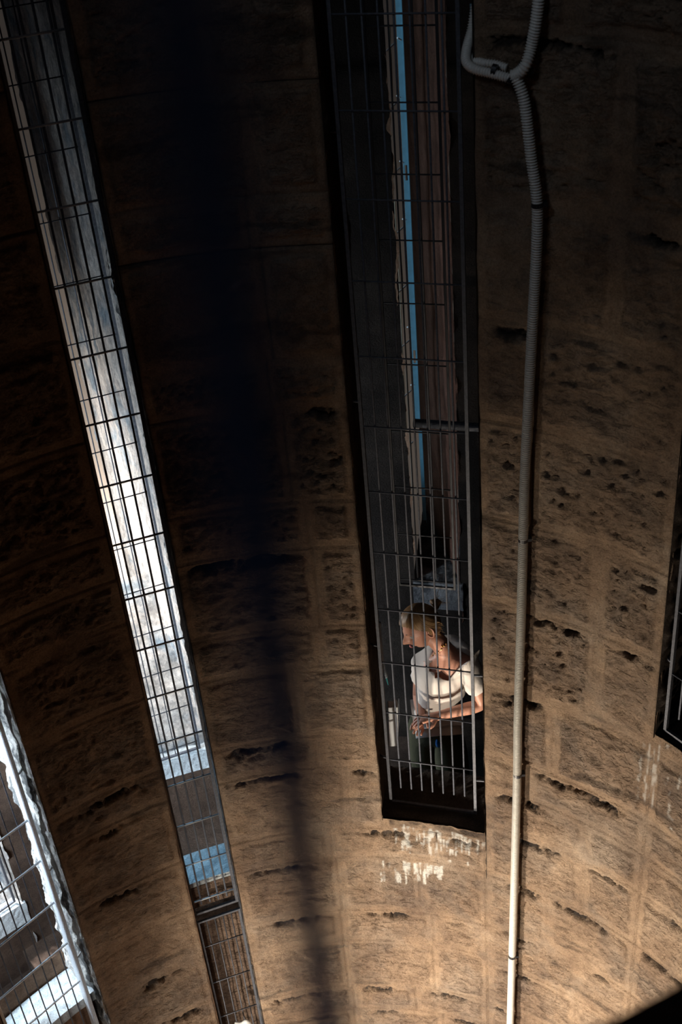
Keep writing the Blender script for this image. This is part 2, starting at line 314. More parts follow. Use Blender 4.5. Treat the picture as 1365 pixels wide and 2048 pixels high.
struct(reveal('trim_3', LA, RW-.004, T_IN, ZLO, ZHI, M_DARK, 3, .012, th_out=LA-2.0))
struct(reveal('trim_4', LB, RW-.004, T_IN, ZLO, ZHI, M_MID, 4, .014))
struct(reveal('trim_5', CA, RW-.004, T_IN, SILL_C-.02, ZHI, M_SHADE2, 5, .02))
struct(reveal('trim_6', CB, RW-.004, T_IN, SILL_C-.02, ZHI, M_SHADE2, 6, .015))
struct(reveal('trim_7', RA, RW-.004, T_IN, SILL_R-.02, ZHI, M_SHADE2, 7, .02))
def arc_slab(name, t0, t1, r0, r1, z0, z1, mat, amp=.006, seed=0, parent=None, st=.02):
    """a curved block: top, bottom, faces; lightly roughened"""
    nt_ = max(2, int(R_(t1-t0)*r1/st)); nr = max(1, int((r1-r0)/st)); nz = max(1, int((z1-z0)/st)); bm = bmesh.new()
    def patch(f, m, n):
        g = [[bm.verts.new(f(i/m, j/n)) for j in range(n+1)] for i in range(m+1)]
        for i in range(m):
            for j in range(n): bm.faces.new((g[i][j], g[i+1][j], g[i+1][j+1], g[i][j+1]))
    C = lambda u, rr, z: cyl(t0+(t1-t0)*u, rr, z)
    patch(lambda u, v: C(u, r0+(r1-r0)*v, z1), nt_, nr); patch(lambda u, v: C(u, r0+(r1-r0)*v, z0), nt_, nr)
    patch(lambda u, v: C(u, r0, z0+(z1-z0)*v), nt_, nz); patch(lambda u, v: C(u, r1, z0+(z1-z0)*v), nt_, nz)
    patch(lambda u, v: C(0, r0+(r1-r0)*u, z0+(z1-z0)*v), nr, nz); patch(lambda u, v: C(1, r0+(r1-r0)*u, z0+(z1-z0)*v), nr, nz)
    bmesh.ops.remove_doubles(bm, verts=bm.verts, dist=1e-5)
    co = np.array([v.co[:] for v in bm.verts]); nn = fbm(co[:, 0]*19+co[:, 2]*11+50, co[:, 1]*19+co[:, 2]*13+50, 500+seed, 4, .6)-.5
    bm.normal_update()
    for v, q in zip(bm.verts, nn): v.co += v.normal*float(q)*2*amp
    return mesh_bm(name, bm, mat, parent)
struct(arc_slab('trim_8', CA-.3, CB+.3, RW+.012, T_IN, SILL_C-.5, SILL_C, M_SHADE2, .012, 1))
struct(arc_slab('trim_9', RA-.3, RB+.3, RW+.012, T_IN, SILL_R-.5, SILL_R, M_SHADE2, .012, 2))
# inner drum wall faces towards the stair + closing ring pieces (their backs)
def ring_wall(name, t0, t1, r, z0, z1, mat, st=2.0, amp=0.0, seed=0, holes=()):
    th = sorted(set([t0, t1] + [x for h in holes for x in h[:2] if t0 < x < t1] + list(np.arange(t0, t1, st)))); zs = sorted(set([z0, z1] + [x for h in holes for x in h[2:] if z0 < x < z1] + list(np.arange(z0, z1, .06 if amp else .5))))
    th = np.array(th); zs = np.array(zs); A, B = np.meshgrid(th, zs, indexing='ij'); rr = r + (fbm(A*.9+50, B*9, 700+seed, 4, .6)-.5)*2*amp
    cour = np.abs(((B+.0*A) % .46)-.23); rr = rr + (.018 if amp else 0)*(cour > .213)
    tm_, zm_ = np.meshgrid((th[1:]+th[:-1])/2, (zs[1:]+zs[:-1])/2, indexing='ij'); k = np.ones_like(tm_, bool)
    for h in holes: k &= ~((tm_ > h[0]) & (tm_ < h[1]) & (zm_ > h[2]) & (zm_ < h[3]))
    return struct(grid_mesh(name, np.stack([CX+rr*np.sin(np.radians(A)), CY+rr*np.cos(np.radians(A)), B], -1), k, None, mat))
inner_holes = [(LLA, LLB, 3.15, ZHI), (LA-2, LB, 3.05, ZHI), (CA, CB, SILL_C, ZHI), (RA, RB, SILL_R, ZHI)]
ring_wall('wall_drum_back', -64, 72, T_IN, 0, ZHI, M_DARK, 2.0, 0, 1, inner_holes)
# the near half of the drum, with the opening the view is taken from
NEAR = (140, 207, 7.2, 10.6)
ring_wall('wall_near', 72, 296, RW, 0, 11, M_DARK, 4.0, 0, 2, [NEAR])
ring_wall('wall_near_back', 72, 296, RW+.36, 0, 11, M_DARK, 4.0, 0, 3, [NEAR])
ring_wall('wall_upper', -64, 72, RW, ZHI, 11, M_DARK, 3.0, 0, 4)
ring_wall('wall_base', -64, 72, RW, 0, ZLO+.01, M_DARK, 3.0, 0, 5)
# infill behind the left and far-left slits: a low stone parapet with pale top slabs, sky light put into their colour
INF_L = 3.36; INF_LL = 2.94
GZ = at(430, 1800, 2.17).z
struct(arc_slab('trim_10', LA-1.2, LB+.3, 2.16, T_IN-.02, 0.2, at(430, 1830, 2.17).z, M_BROWN, .008, 3))
struct(arc_slab('trim_15', LA-1.2, LB+.3, 2.16, T_IN-.02, GZ, INF_L, M_BROWN, .008, 13))
struct(arc_slab('trim_11', LA-1.2, LB+.25, 2.15, T_IN-.01, INF_L+.015, INF_L+.05, M_SILL, .010, 4))
struct(arc_slab('trim_12', LLA, LLB+.3, 2.16, T_IN-.02, 0.2, INF_LL, M_DARK, .008, 5))
struct(arc_slab('trim_13', LLA, LLB+.3, 2.13, T_IN-.01, INF_LL, INF_LL+.07, M_SILL, .012, 6))

# ---------------------------------------------------------------- stair round the drum and the outer wall
RO = 3.5
bm = bmesh.new()
for k in range(-9, 11):
    t0 = 16+(k-.5)*8; z = 3.10+k*.2
    nseg = 6; lo, hi = [], []
    for q in range(nseg+1):
        a = t0+8*q/nseg
        lo.append([bm.verts.new(cyl(a, r_, z-.35)) for r_ in (T_IN, RO)]); hi.append([bm.verts.new(cyl(a, r_, z)) for r_ in (T_IN, RO)])
    for q in range(nseg):
        bm.faces.new((hi[q][0], hi[q][1], hi[q+1][1], hi[q+1][0])); bm.faces.new((lo[q][0], lo[q+1][0], lo[q+1][1], lo[q][1]))
        bm.faces.new((lo[q][0], hi[q][0], hi[q+1][0], lo[q+1][0])); bm.faces.new((lo[q][1], lo[q+1][1], hi[q+1][1], hi[q][1]))
    bm.faces.new((lo[0][0], lo[0][1], hi[0][1], hi[0][0])); bm.faces.new((lo[-1][0], hi[-1][0], hi[-1][1], lo[-1][1]))
st = mesh_bm('floor_spiral_stair', bm, M_WALLO); struct(st)
WLL = (-48, -34.3, 2.32, 7.2); WL = (-27, -11.7, 2.98, 10.5); WC = (11.15, 15.6, 4.2, 10.5)
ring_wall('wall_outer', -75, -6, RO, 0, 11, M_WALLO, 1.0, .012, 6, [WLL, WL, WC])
ring_wall('wall_outer_middle', -6, 85, RO, 0, 11, M_SHADE, 1.0, .012, 6, [WLL, WL, WC])
# splayed outer window jambs and sills in pale weathered stone
def jamb(name, p0, p1, z0, z1, mat, seed, amp=.03, step=.016):
    p0, p1 = Vector(p0), Vector(p1); L = (p1-p0).length; nu = int(L/step)+1; nz = int((z1-z0)/step)+1
    U, Z = np.meshgrid(np.linspace(0, 1, nu+1), np.linspace(z0, z1, nz+1), indexing='ij'); n = Vector((-(p1-p0).y, (p1-p0).x, 0)).normalized()
    dd = (fbm(U*L*5+3, Z*4, seed, 5, .6)-.5)*2*amp + (fbm(U*L*26, Z*26, seed+7, 3)-.5)*amp*.5
    ragg = (fbm(Z*6, Z*0+3, seed+30, 5, .68)-.5)*.10*np.clip(1-np.minimum(U, 1-U)*L/.08, 0, 1)*np.sign(U-.5)
    X = p0.x+(p1-p0).x*(U+ragg/L)+n.x*dd; Y = p0.y+(p1-p0).y*(U+ragg/L)+n.y*dd
    return struct(grid_mesh(name, np.stack([X, Y, Z+0*U], -1), None, None, mat))
A0 = cyl(-11.7, RO, 0); B0 = at(222, 1000, 5.6); B0.z = 0
jamb('window_1', A0, B0, 2.0, 10.6, M_OUT, 31, .035)
jamb('window_1_rim', cyl(-10.9, RO-.015, 0), cyl(-11.75, RO-.02, 0), 2.9, 10.6, M_PALE, 36, .008, .01)
jamb('window_2', cyl(-34.3, RO, 0), cyl(-40.5, 5.0, 0), 1.6, 7.3, M_OUT, 32, .02)
e_ = at(817, 400, 4.3); e_.z = 0; jamb('window_3', cyl(15.6, RO, 0), e_, 3.9, 10.6, M_REDST, 33, .012)
jamb('window_3_left', cyl(11.15, RO, 0), cyl(-2, 4.4, 0), 3.9, 10.6, M_DARK, 34, .02)
struct(arc_slab('window_1_sill', WL[0], WL[1]+.2, RO-.012, 4.3, 2.83, 2.98, M_SILL, .012, 8, None, .03))
struct(arc_slab('window_2_sill', WLL[0], WLL[1]+.2, RO-.012, 4.3, 2.14, 2.32, M_SILL, .012, 9, None, .03))
struct(arc_slab('window_3_sill', WC[0]-.2, WC[1]+.2, RO-.012, 4.3, 4.0, 4.2, M_MID, .010, 10, None, .03))
def slope_sill(name, t0, t1, r0, z0, r1, z1, mat, seed):
    U, V = np.meshgrid(np.linspace(0, 1, 50), np.linspace(0, 1, 60), indexing='ij'); th = t0+(t1-t0)*U; rr = r0+(r1-r0)*V
    z = z0+(z1-z0)*V**.8 + (fbm(U*6, V*8, seed, 5, .6)-.5)*.08*np.clip(V*6, 0, 1)
    return struct(grid_mesh(name, np.stack([CX+rr*np.sin(np.radians(th)), CY+rr*np.cos(np.radians(th)), z], -1), None, None, mat))
slope_sill('window_1_slope', WL[0]-4, WL[1]+1.5, RO+.06, 2.965, 4.6, at(236, 1165, 4.6).z, M_OUT, 71)
slope_sill('window_2_slope', WLL[0]-4, WLL[1]+1.5, RO+.08, 2.32, 4.6, 3.3, M_OUT, 72)
# the pale house front beyond the left window, and the shaft floor, roof
bm = bmesh.new()
for a, b_ in (((-6, 10.2), (1.5, 10.9)),):
    vs = [bm.verts.new((a[0], a[1], -9)), bm.verts.new((b_[0], b_[1], -9)), bm.verts.new((b_[0], b_[1], 9)), bm.verts.new((a[0], a[1], 9))]; bm.faces.new(vs)
    v2 = [bm.verts.new((v.co.x, v.co.y+.3, v.co.z)) for v in vs]; bm.faces.new(v2)
    for i in range(4): bm.faces.new((vs[i], vs[(i+1) % 4], v2[(i+1) % 4], v2[i]))
struct(mesh_bm('wall_courtyard', bm, M_YARD))
def disc(name, r, z, mat, thick=.2):
    bm = bmesh.new(); bmesh.ops.create_cone(bm, cap_ends=True, segments=64, radius1=r, radius2=r, depth=thick, matrix=Matrix.Translation((CX, CY, z-thick/2))); return struct(mesh_bm(name, bm, mat))
disc('floor', 4.6, 0, M_SAND); disc('ceiling', 4.6, 11.2, M_DARK)

# ---------------------------------------------------------------- near window: sill corner and its upright bar
h0 = .70
def on_plane(x, y, h): d = ray(x, y); t = -h/d.z; return Vector((d.x*t, d.y*t, CZ-h))
pa, pb = on_plane(1175, 2048, h0), on_plane(1365, 1962, h0); dr_ = (pb-pa).normalized(); nrm = Vector((dr_.y, -dr_.x, 0)).normalized()
if nrm.y > 0: nrm = -nrm
bm = bmesh.new(); prof = []
for k in range(31):
    u = -.5+k/30*1.3; w_ = .006*math.sin(k*1.7)+.004*math.sin(k*3.1); prof.append(pa+dr_*u+nrm*w_)
top = [bm.verts.new(p) for p in prof]; tb = [bm.verts.new(p+nrm*.5) for p in prof]; lo = [bm.verts.new(p-Vector((0, 0, .3))-nrm*.0) for p in prof]; lb = [bm.verts.new(p+nrm*.5-Vector((0, 0, .3))) for p in prof]
for k in range(30):
    for A_, B_ in ((top, tb), (top, lo), (lo, lb), (tb, lb)): bm.faces.new((A_[k], A_[k+1], B_[k+1], B_[k]))
for k in (0, 30): bm.faces.new((top[k], tb[k], lb[k], lo[k]))
struct(mesh_bm('trim_14', bm, M_DARK))
q = ray(566, 1430); q = q/q.xy.length*.11; bar_xy = (q.x, q.y)
near = empty('window_grille', (bar_xy[0], bar_xy[1], 7.2)); tag(near, 'blurred upright steel bar of the near window grille close to the viewer', 'window grille')
bm = bmesh.new(); add_tube(bm, [(0, 0, 0), (0, 0, 2.3)], .0042, 14); mesh_bm('upright_bar', bm, simple('navy_steel', (.10, .125, .19), .7, .1), near, True)
bm = bmesh.new(); add_box(bm, (0, -.03, .006), .04, .12, .012); mesh_bm('foot_plate', bm, M_STEEL, near)

# ---------------------------------------------------------------- grilles
def grille(t0, t1, r, z0, z1, nb, rungs, brackets, label, group=None, frame=.013, bar=.0038, rung=.0036, fm=None, rm=None, bars_z0=None, loc_r=None, top=True, fdepth=None, bm_=None, flat=True):
    a, b = cyl(t0, r), cyl(t1, r); L = (b-a).length; mid = (a+b)/2; ux = (b-a)/L; rot = math.atan2(ux.y, ux.x)
    root = empty('window_grille', (mid.x, mid.y, z0), rot); tag(root, label, 'window grille', group)
    H = z1-z0; fm = fm or M_STEELF; bmat = bm_ or M_STEEL; fd = fdepth or frame
    bm = bmesh.new(); h = L/2
    add_box(bm, (-h, 0, H/2), frame, fd, H); add_box(bm, (h, 0, H/2), frame, fd, H); add_box(bm, (0, 0, frame/2), L-frame, fd, frame)
    if top: add_box(bm, (0, 0, H-frame/2), L-frame, fd, frame)
    mesh_bm('frame', bm, fm, root)
    b0 = (bars_z0 if bars_z0 is not None else z0+.05)-z0
    for k in range(1, nb):
        bm = bmesh.new(); x = -h+L*k/nb; ofs = .0015*math.sin(k*5.1)
        add_tube(bm, [(x, .007, b0), (x+ofs, .007, H*.5), (x, .007, H)], bar, 8); mesh_bm('upright_bar', bm, bmat, root, True)
    for z in rungs:
        if not z0 < z < z1: continue
        bm = bmesh.new(); add_tube(bm, [(-h, -.001, z-z0), (h, -.001, z-z0)], rung, 8); mesh_bm('cross_bar', bm, rm or bmat, root, True)
    for (side, z, ln) in brackets:
        bm = bmesh.new(); x0 = side*h; add_tube(bm, [(x0, 0, z-z0), (x0+side*ln*.6, .004, z-z0), (x0+side*ln, .01, z-z0+.004)], .0058, 8); mesh_bm('bracket', bm, fm, root, True)
    return root
rc = [3.864+.3285*k for k in range(1, 15)]
GM = grille(11.05, 23.0, 2.1, 3.875, 8.75, 8, rc, [(-1, 6.28, .05), (1, 6.19, .09), (-1, 4.95, .05), (1, 4.83, .085), (-1, 4.2, .045), (1, 4.12, .085), (-1, 7.4, .05)],
       'tall dark steel grille over the middle opening, in front of the woman', frame=.014, bar=.0040, rung=.0036, bars_z0=3.985)
def rz(pts, r): return [at(x, y, r).z for x, y in pts]
rl = rz([(345, 1083), (362, 1165), (378, 1275), (398, 1440)][:1]+[(372, 1400)], 2.08)
LZ = at(432, 1815, 2.08).z
GL = grille(-19.7, -13.2, 2.08, LZ, 8.75, 5, [LZ+.105+.30*k for k in range(0, 22)], [(1, LZ+.42, .05), (-1, LZ+.40, .04), (-1, at(305, 1472, 2.08).z, .03), (1, at(400, 1440, 2.08).z, .035), (-1, at(262, 1250, 2.08).z, .03), (1, at(357, 1220, 2.08).z, .035), (1, at(277, 800, 2.08).z, .035), (-1, at(160, 827, 2.08).z, .03)],
       'narrow steel grille over the bright slit left of the dark band', frame=.015, bar=.0047, rung=.0046, bars_z0=LZ+.06, rm=M_LITRUNG)
GL2 = grille(-19.6, -13.2, 2.05, .6, LZ-.025, 5, [LZ-.25-.33*k for k in range(0, 9)], [(1, 2.7, .03)],
       'lower steel grille casting bar shadows on brown stone below the bright slit', frame=.012, bar=.0034, rung=.0036, bars_z0=.62)
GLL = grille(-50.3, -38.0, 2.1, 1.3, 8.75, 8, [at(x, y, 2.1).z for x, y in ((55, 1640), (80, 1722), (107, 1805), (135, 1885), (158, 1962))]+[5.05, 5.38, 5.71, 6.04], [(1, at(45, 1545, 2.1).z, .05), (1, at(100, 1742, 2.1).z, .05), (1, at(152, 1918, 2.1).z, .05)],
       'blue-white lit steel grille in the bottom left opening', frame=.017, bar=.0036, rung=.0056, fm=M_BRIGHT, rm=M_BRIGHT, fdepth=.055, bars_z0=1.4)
GR = grille(49.6, 62, 2.035, 4.995, 8.75, 8, [4.995+.33*k for k in range(1, 12)], [(-1, 5.38, .035), (-1, 6.7, .035)],
       'steel grille corner in the dark opening at the right edge', frame=.014, bar=.0040, rung=.0036, bars_z0=5.10)
# second mesh in the outer windows
grille(-24, -12.5, RO+.02, 2.99, 10.4, 9, [3.06+.325*k for k in range(0, 22)], [], 'thin outer window mesh seen behind the bright left slit', frame=.014, bar=.0034, rung=.0034, bars_z0=3.0)
grille(-46, -35, RO+.02, 2.34, 7.2, 7, [2.5+.33*k for k in range(0, 14)], [(1, 2.85, .05)], 'small outer window mesh behind the bottom left grille', frame=.014, bar=.0036, rung=.0036, bars_z0=2.4)
grille(12.7, 19.0, 2.42, at(900, 1178, 2.42).z, 8.75, 3, [at(900, y, 2.42).z for y in (50, 205, 350, 483, 610, 733, 868, 980, 1075, 1165)], [], 'dark second mesh hanging on the stair side behind the middle grille', frame=.010, bar=.0036, rung=.0034, bars_z0=None, fm=M_BLACKST, bm_=M_BLACKST)

# ---------------------------------------------------------------- conduits
def corrugated(name, path_px, rho, rad, pitch=.0085, label=None, cat='conduit', depth=.0022, mat=None):
    P_ = [at(x, y, (rho(i) if callable(rho) else rho)) for i, (x, y) in enumerate(path_px)]
    return corr3(name, P_, rad, pitch, label, cat, depth, mat)
def corr3(name, P_, rad, pitch, label, cat='conduit', depth=.0022, mat=None, parent=None):
    pts = spline(P_, pitch/4); bm = bmesh.new(); add_tube(bm, pts, [rad+depth*math.cos(2*math.pi*k/4) for k in range(len(pts))], 12)
    o = mesh_bm(name, bm, mat or M_COND, parent, True)
    if label: tag(o, label, cat)
    return o
RC = 1.938
main = [(1029, 148), (1040, 172), (1050, 205), (1057, 260), (1064, 320), (1075, 405), (1074, 500), (1068, 610), (1059, 780), (1050, 960), (1047, 1080), (1043, 1240), (1037, 1430), (1035, 1560), (1029, 1780), (1024, 1950), (1020, 2090)]
pp = [at(x, y, RC) for x, y in main]
corr3('corrugated_conduit', pp, .0172, .0096, 'long ivory corrugated conduit running down the wall right of the middle opening', depth=.0033)
up = [(1080, -60), (1078, 0), (1072, 50), (1063, 95), (1052, 130), (1038, 146), (1026, 152)]
corr3('corrugated_conduit', [at(x, y, 1.955-(.02 if i > 3 else 0)) for i, (x, y) in enumerate(up)], .0172, .0096, 'short upper corrugated conduit curving in from the top edge', depth=.0033)
cr = [(952, 10), (944, 60), (934, 100), (934, 124), (950, 138), (985, 147), (1022, 157)]
corr3('corrugated_conduit', [at(x, y, r_) for (x, y), r_ in zip(cr, (2.12, 2.10, 2.04, 1.98, 1.955, 1.952, 1.955))], .0150, .0090, 'lower of two corrugated conduits bending round the opening edge near the top', depth=.0024)
cr2 = [(955, 15), (949, 60), (941, 95), (945, 118), (965, 125), (990, 128), (1015, 136)]
corr3('corrugated_conduit', [at(x, y, r_) for (x, y), r_ in zip(cr2, (2.18, 2.16, 2.10, 2.03, 1.99, 1.99, 1.985))], .0125, .0090, 'thinner upper of two corrugated conduits bending round the opening edge', depth=.0022)
def ring_tie(x, y, rho, rad, axis, label):
    p = at(x, y, rho); bm = bmesh.new(); ax = Vector(axis).normalized(); add_tube(bm, [p-ax*.008, p+ax*.008], rad, 16)
    n = (Vector((CX, CY, p.z))-p).normalized(); side = ax.cross(n); M4 = Matrix.Translation(p - n*rad*.8 + side*rad*.9)
    add_box(bm, (0, 0, 0), .020, .03, .014, M4)
    o = mesh_bm('cable_clip', bm, M_BLACK, None, False); tag(o, label, 'clip', 'black clips holding the conduits'); return o
ring_tie(1075, 409, RC, .0205, (0, 0, 1), 'black clip on the long conduit where it kinks, upper right')
ring_tie(1047, 1079, RC, .0205, (0, 0, 1), 'black clip on the long conduit at mid height')
ring_tie(1036, 1549, RC, .0205, (0, 0, 1), 'black clip on the long conduit beside the foot of the middle opening')
ring_tie(1025, 1912, RC, .0205, (0, 0, 1), 'lowest black clip on the long conduit')
ring_tie(1026, 155, 1.95, .0215, (at(1035, 172, 1.95)-at(1010, 150, 1.95)), 'black clip where three conduits meet')
ring_tie(1048, 136, 1.945, .0215, (at(1055, 125, 1.95)-at(1040, 146, 1.95)), 'black clip on the short upper conduit')
ring_tie(990, 140, 1.955, .0190, (at(1000, 142, 1.95)-at(980, 138, 1.95)), 'black clip around the pair of conduits at the opening edge')
# blue steel strip at the top right jamb of the middle opening
bm = bmesh.new(); pA, pB = at(946, 8, 2.14), at(948, 86, 2.14); add_tube(bm, [pA, pB], .012, 4); 
tag(mesh_bm('steel_strip', bm, M_BLUECH), 'short blue-grey steel strip inside the top right jamb of the middle opening', 'metal strip')

# ---------------------------------------------------------------- things on the stair behind the middle grille
ch = empty('steel_channel', at(848, 1060, 3.85)); tag(ch, 'tall pale blue perforated steel channel standing in the middle opening', 'metal channel')
def loc(o, root):
    o.location = -root.location if False else Vector((0, 0, 0)); o.matrix_parent_inverse = Matrix.Translation(-root.location); return o
def strip(a, b, wid, dep, holes=()):
    a, b = Vector(a), Vector(b); n = 60; bm = bmesh.new(); T = (b-a).normalized(); view = (a-Vector((0, 0, CZ))); sd = T.cross(Vector((view.x, view.y, 0))).normalized(); dp = sd.cross(T).normalized(); L = (b-a).length
    hz = sorted(holes); cuts = [0]+[x for h in hz for x in (h-.04, h+.04)]+[L]
    for i in range(0, len(cuts)-1):
        if i % 2 == 0:
            q0, q1 = cuts[i], cuts[i+1]; m = a+T*(q0+q1)/2; M4 = Matrix.Translation(m) @ Matrix((sd, dp, T)).transposed().to_4x4(); add_box(bm, (0, 0, 0), wid, .003, q1-q0, M4)
        else:
            q0, q1 = cuts[i], cuts[i+1]; m = a+T*(q0+q1)/2
            for sg in (-1, 1): add_box(bm, (0, 0, 0), wid*.3, .003, q1-q0, Matrix.Translation(m+sd*sg*wid*.35) @ Matrix((sd, dp, T)).transposed().to_4x4())
    M4 = Matrix.Translation(a+T*L/2) @ Matrix((sd, dp, T)).transposed().to_4x4()
    add_box(bm, (wid/2, -dep/2, 0), .003, dep, L, M4); return bm
c0, c1, c2 = at(796, -30, 3.85), at(836, 850, 3.85), at(850, 1040, 3.85)
o = mesh_bm('web', strip(c0, c1, .030, .03, holes=(.9, 1.95)), M_BLUECH, ch); loc(o, ch)
o = mesh_bm('foot', strip(at(841, 860, 3.85), c2, .020, .03), M_BLUECH, ch); loc(o, ch)
for (x, y) in ((803, 80), (802, 195), (808, 325), (813, 440), (822, 655), (829, 770)):
    p = at(x, y, 3.82); bm = bmesh.new(); add_tube(bm, [p, p+Vector((-.02, -.03, .02))], .0045, 8); loc(mesh_bm('screw', bm, M_BRIGHT, ch), ch)
wires = [(780, 52), (783, 120), (786, 200), (790, 290), (796, 400), (800, 480), (806, 570), (811, 690), (816, 790), (821, 880), (824, 940), (826, 990)]
cabo = empty('electric_cable', at(*wires[-1], 3.72)); tag(cabo, 'thin pale cable with small clips beside the blue steel channel', 'cable')
bm = bmesh.new(); add_tube(bm, spline([at(x, y, 3.72) for x, y in wires], .05), .0034, 8); loc(mesh_bm('cable_run', bm, M_WIRE, cabo, True), cabo)
bm = bmesh.new(); add_tube(bm, spline([at(x-6, y, 3.73) for x, y in wires[4:10]], .05), .0026, 8); loc(mesh_bm('cable_run', bm, M_WIRE, cabo, True), cabo)
for (x, y) in ((782, 95), (790, 210), (797, 340), (800, 462), (806, 578), (812, 688), (816, 788), (820, 890)):
    p = at(x, y, 3.70); bm = bmesh.new(); add_tube(bm, [p+Vector((-.02, 0, -.015)), p+Vector((.02, 0, .02))], .004, 6); loc(mesh_bm('cable_clip', bm, M_BRIGHT, cabo), cabo)
bm = bmesh.new(); add_tube(bm, [at(828, 846, 2.9), at(975, 856, 2.9)], .022, 10); 
tag(mesh_bm('handrail', bm, M_STEEL, None, True), 'dark horizontal rail crossing behind the middle grille above the sunlit sill', 'handrail')
# white box light on the left jamb of the middle opening
bx = empty('box_light', at(785, 1492, 2.30)); tag(bx, 'white rectangular box light standing at the lower left of the middle opening', 'light fitting')
pt, pb_ = at(786, 1408, 2.30), at(787, 1486, 2.30); T = (pt-pb_).normalized(); L = (pt-pb_).length; sd = Vector((1, 0, 0)); sd = (sd-T*sd.dot(T)).normalized(); dp = sd.cross(T)
Mx = Matrix.Translation((pt+pb_)/2) @ Matrix((sd, dp, T)).transposed().to_4x4()
bm = bmesh.new(); vs = add_box(bm, (0, 0, 0), .050, .05, L, Mx)
o = mesh_bm('housing', bm, M_WHITE, bx); loc(o, bx); md = o.modifiers.new('b', 'BEVEL'); md.width = .004; md.segments = 2
bm = bmesh.new(); add_box(bm, (.019, -.027, 0), .009, .012, L*.98, Mx); loc(mesh_bm('trim_strip', bm, M_BRIGHT, bx), bx)
bm = bmesh.new(); add_tube(bm, [at(798, 1396, 2.29), at(799, 1440, 2.29), at(792, 1496, 2.29)], .0032, 8); loc(mesh_bm('support_rod', bm, M_STEEL, bx), bx)
fl = empty('flexible_hose', at(775, 1372, 2.28)); tag(fl, 'thin blue-grey ribbed hose with a teal tip hanging above the white box light', 'hose')
loc(corr3('ribbed_tube', [at(x, y, 2.28) for x, y in ((759, 1245), (762, 1290), (767, 1330), (773, 1355))], .0075, .009, None, depth=.0016, mat=simple('grey_blue_plastic', (.35, .42, .48), .5), parent=fl), fl)
bm = bmesh.new(); add_tube(bm, [at(773, 1355, 2.28), at(777, 1370, 2.28)], [.005, .002], 8); loc(mesh_bm('tip', bm, M_TEAL, fl), fl)

# ---------------------------------------------------------------- the woman on the stair
pr = empty('person', at(875, 1640, 2.85)); 
tag(pr, 'woman with tied blond hair in a cream top leaning forward behind the grille', 'person')
VB = -fwd      # towards the viewer
def skin_mesh(name, verts, edges, radii, mat, sub=2, root=0, smooth=True):
    me = bpy.data.meshes.new(name); me.from_pydata([tuple(v) for v in verts], edges, []); o = link(name, me, mat)
    sk = o.modifiers.new('s', 'SKIN'); sk.use_smooth_shade = True
    for i, r in enumerate(radii):
        sv = me.skin_vertices[0].data[i]; sv.radius = r if isinstance(r, tuple) else (r, r); sv.use_root = (i == root)
    ss = o.modifiers.new('u', 'SUBSURF'); ss.levels = sub; ss.render_levels = sub
    dg = bpy.context.evaluated_depsgraph_get(); ev = o.evaluated_get(dg); m2 = bpy.data.meshes.new_from_object(ev)
    bpy.data.objects.remove(o); m2.name = name; m2.materials.clear(); o2 = link(name, m2, mat, pr, True); return loc(o2, pr)
# key joints
J = dict(pelvis=at(874, 1462, 2.74), waist=at(872, 1412, 2.70), chest=at(886, 1362, 2.60), uchest=at(892, 1330, 2.58), neckb=at(894, 1304, 2.60), neckt=at(872, 1278, 2.56), head=at(843, 1253, 2.56),
         shL=at(938, 1330, 2.54), elL=at(966, 1410, 2.50), wrL=at(878, 1431, 2.42), shR=at(846, 1322, 2.66), elR=at(838, 1392, 2.72), wrR=at(842, 1432, 2.50),
         back=at(908, 1284, 2.74))
hipc = J['pelvis']; lat = (J['shL']-J['shR']).normalized()
floor_z = 3.10
hipL, hipR = hipc+lat*.085, hipc-lat*.085
knL = Vector((hipL.x+.02, hipL.y-.06, hipL.z-.36)); knR = Vector((hipR.x-.0, hipR.y-.02, hipR.z-.36))
anL = Vector((knL.x+.02, knL.y+.10, floor_z+.07)); anR = Vector((knR.x-.02, knR.y+.10, floor_z+.07)); toe = Vector((-.03, -.16, -.03))
B = [hipc, J['waist'], J['chest'], J['uchest'], J['neckb'], J['neckt'], J['head']]
vs = list(B); es = [(i, i+1) for i in range(6)]; rd = [(.13, .11), (.11, .095), (.12, .10), (.10, .085), (.052, .052), (.048, .050), (.055, .06)]
def chain(start, pts, rads):
    i0 = start
    for p, r in zip(pts, rads): vs.append(p); rd.append(r); es.append((i0, len(vs)-1)); i0 = len(vs)-1
    return i0
w_l = chain(3, [J['shL'], J['shL'].lerp(J['elL'], .5), J['elL'], J['elL'].lerp(J['wrL'], .35), J['wrL']], [.052, .045, .036, .037, .024])
w_r = chain(3, [J['shR'], J['shR'].lerp(J['elR'], .5), J['elR'], J['elR'].lerp(J['wrR'], .4), J['wrR']], [.050, .042, .035, .033, .023])
chain(0, [hipL, knL, anL, anL+toe*.5, anL+toe], [.085, .058, .040, .036, .026]); chain(0, [hipR, knR, anR, anR+toe*.5, anR+toe], [.085, .058, .040, .036, .026])
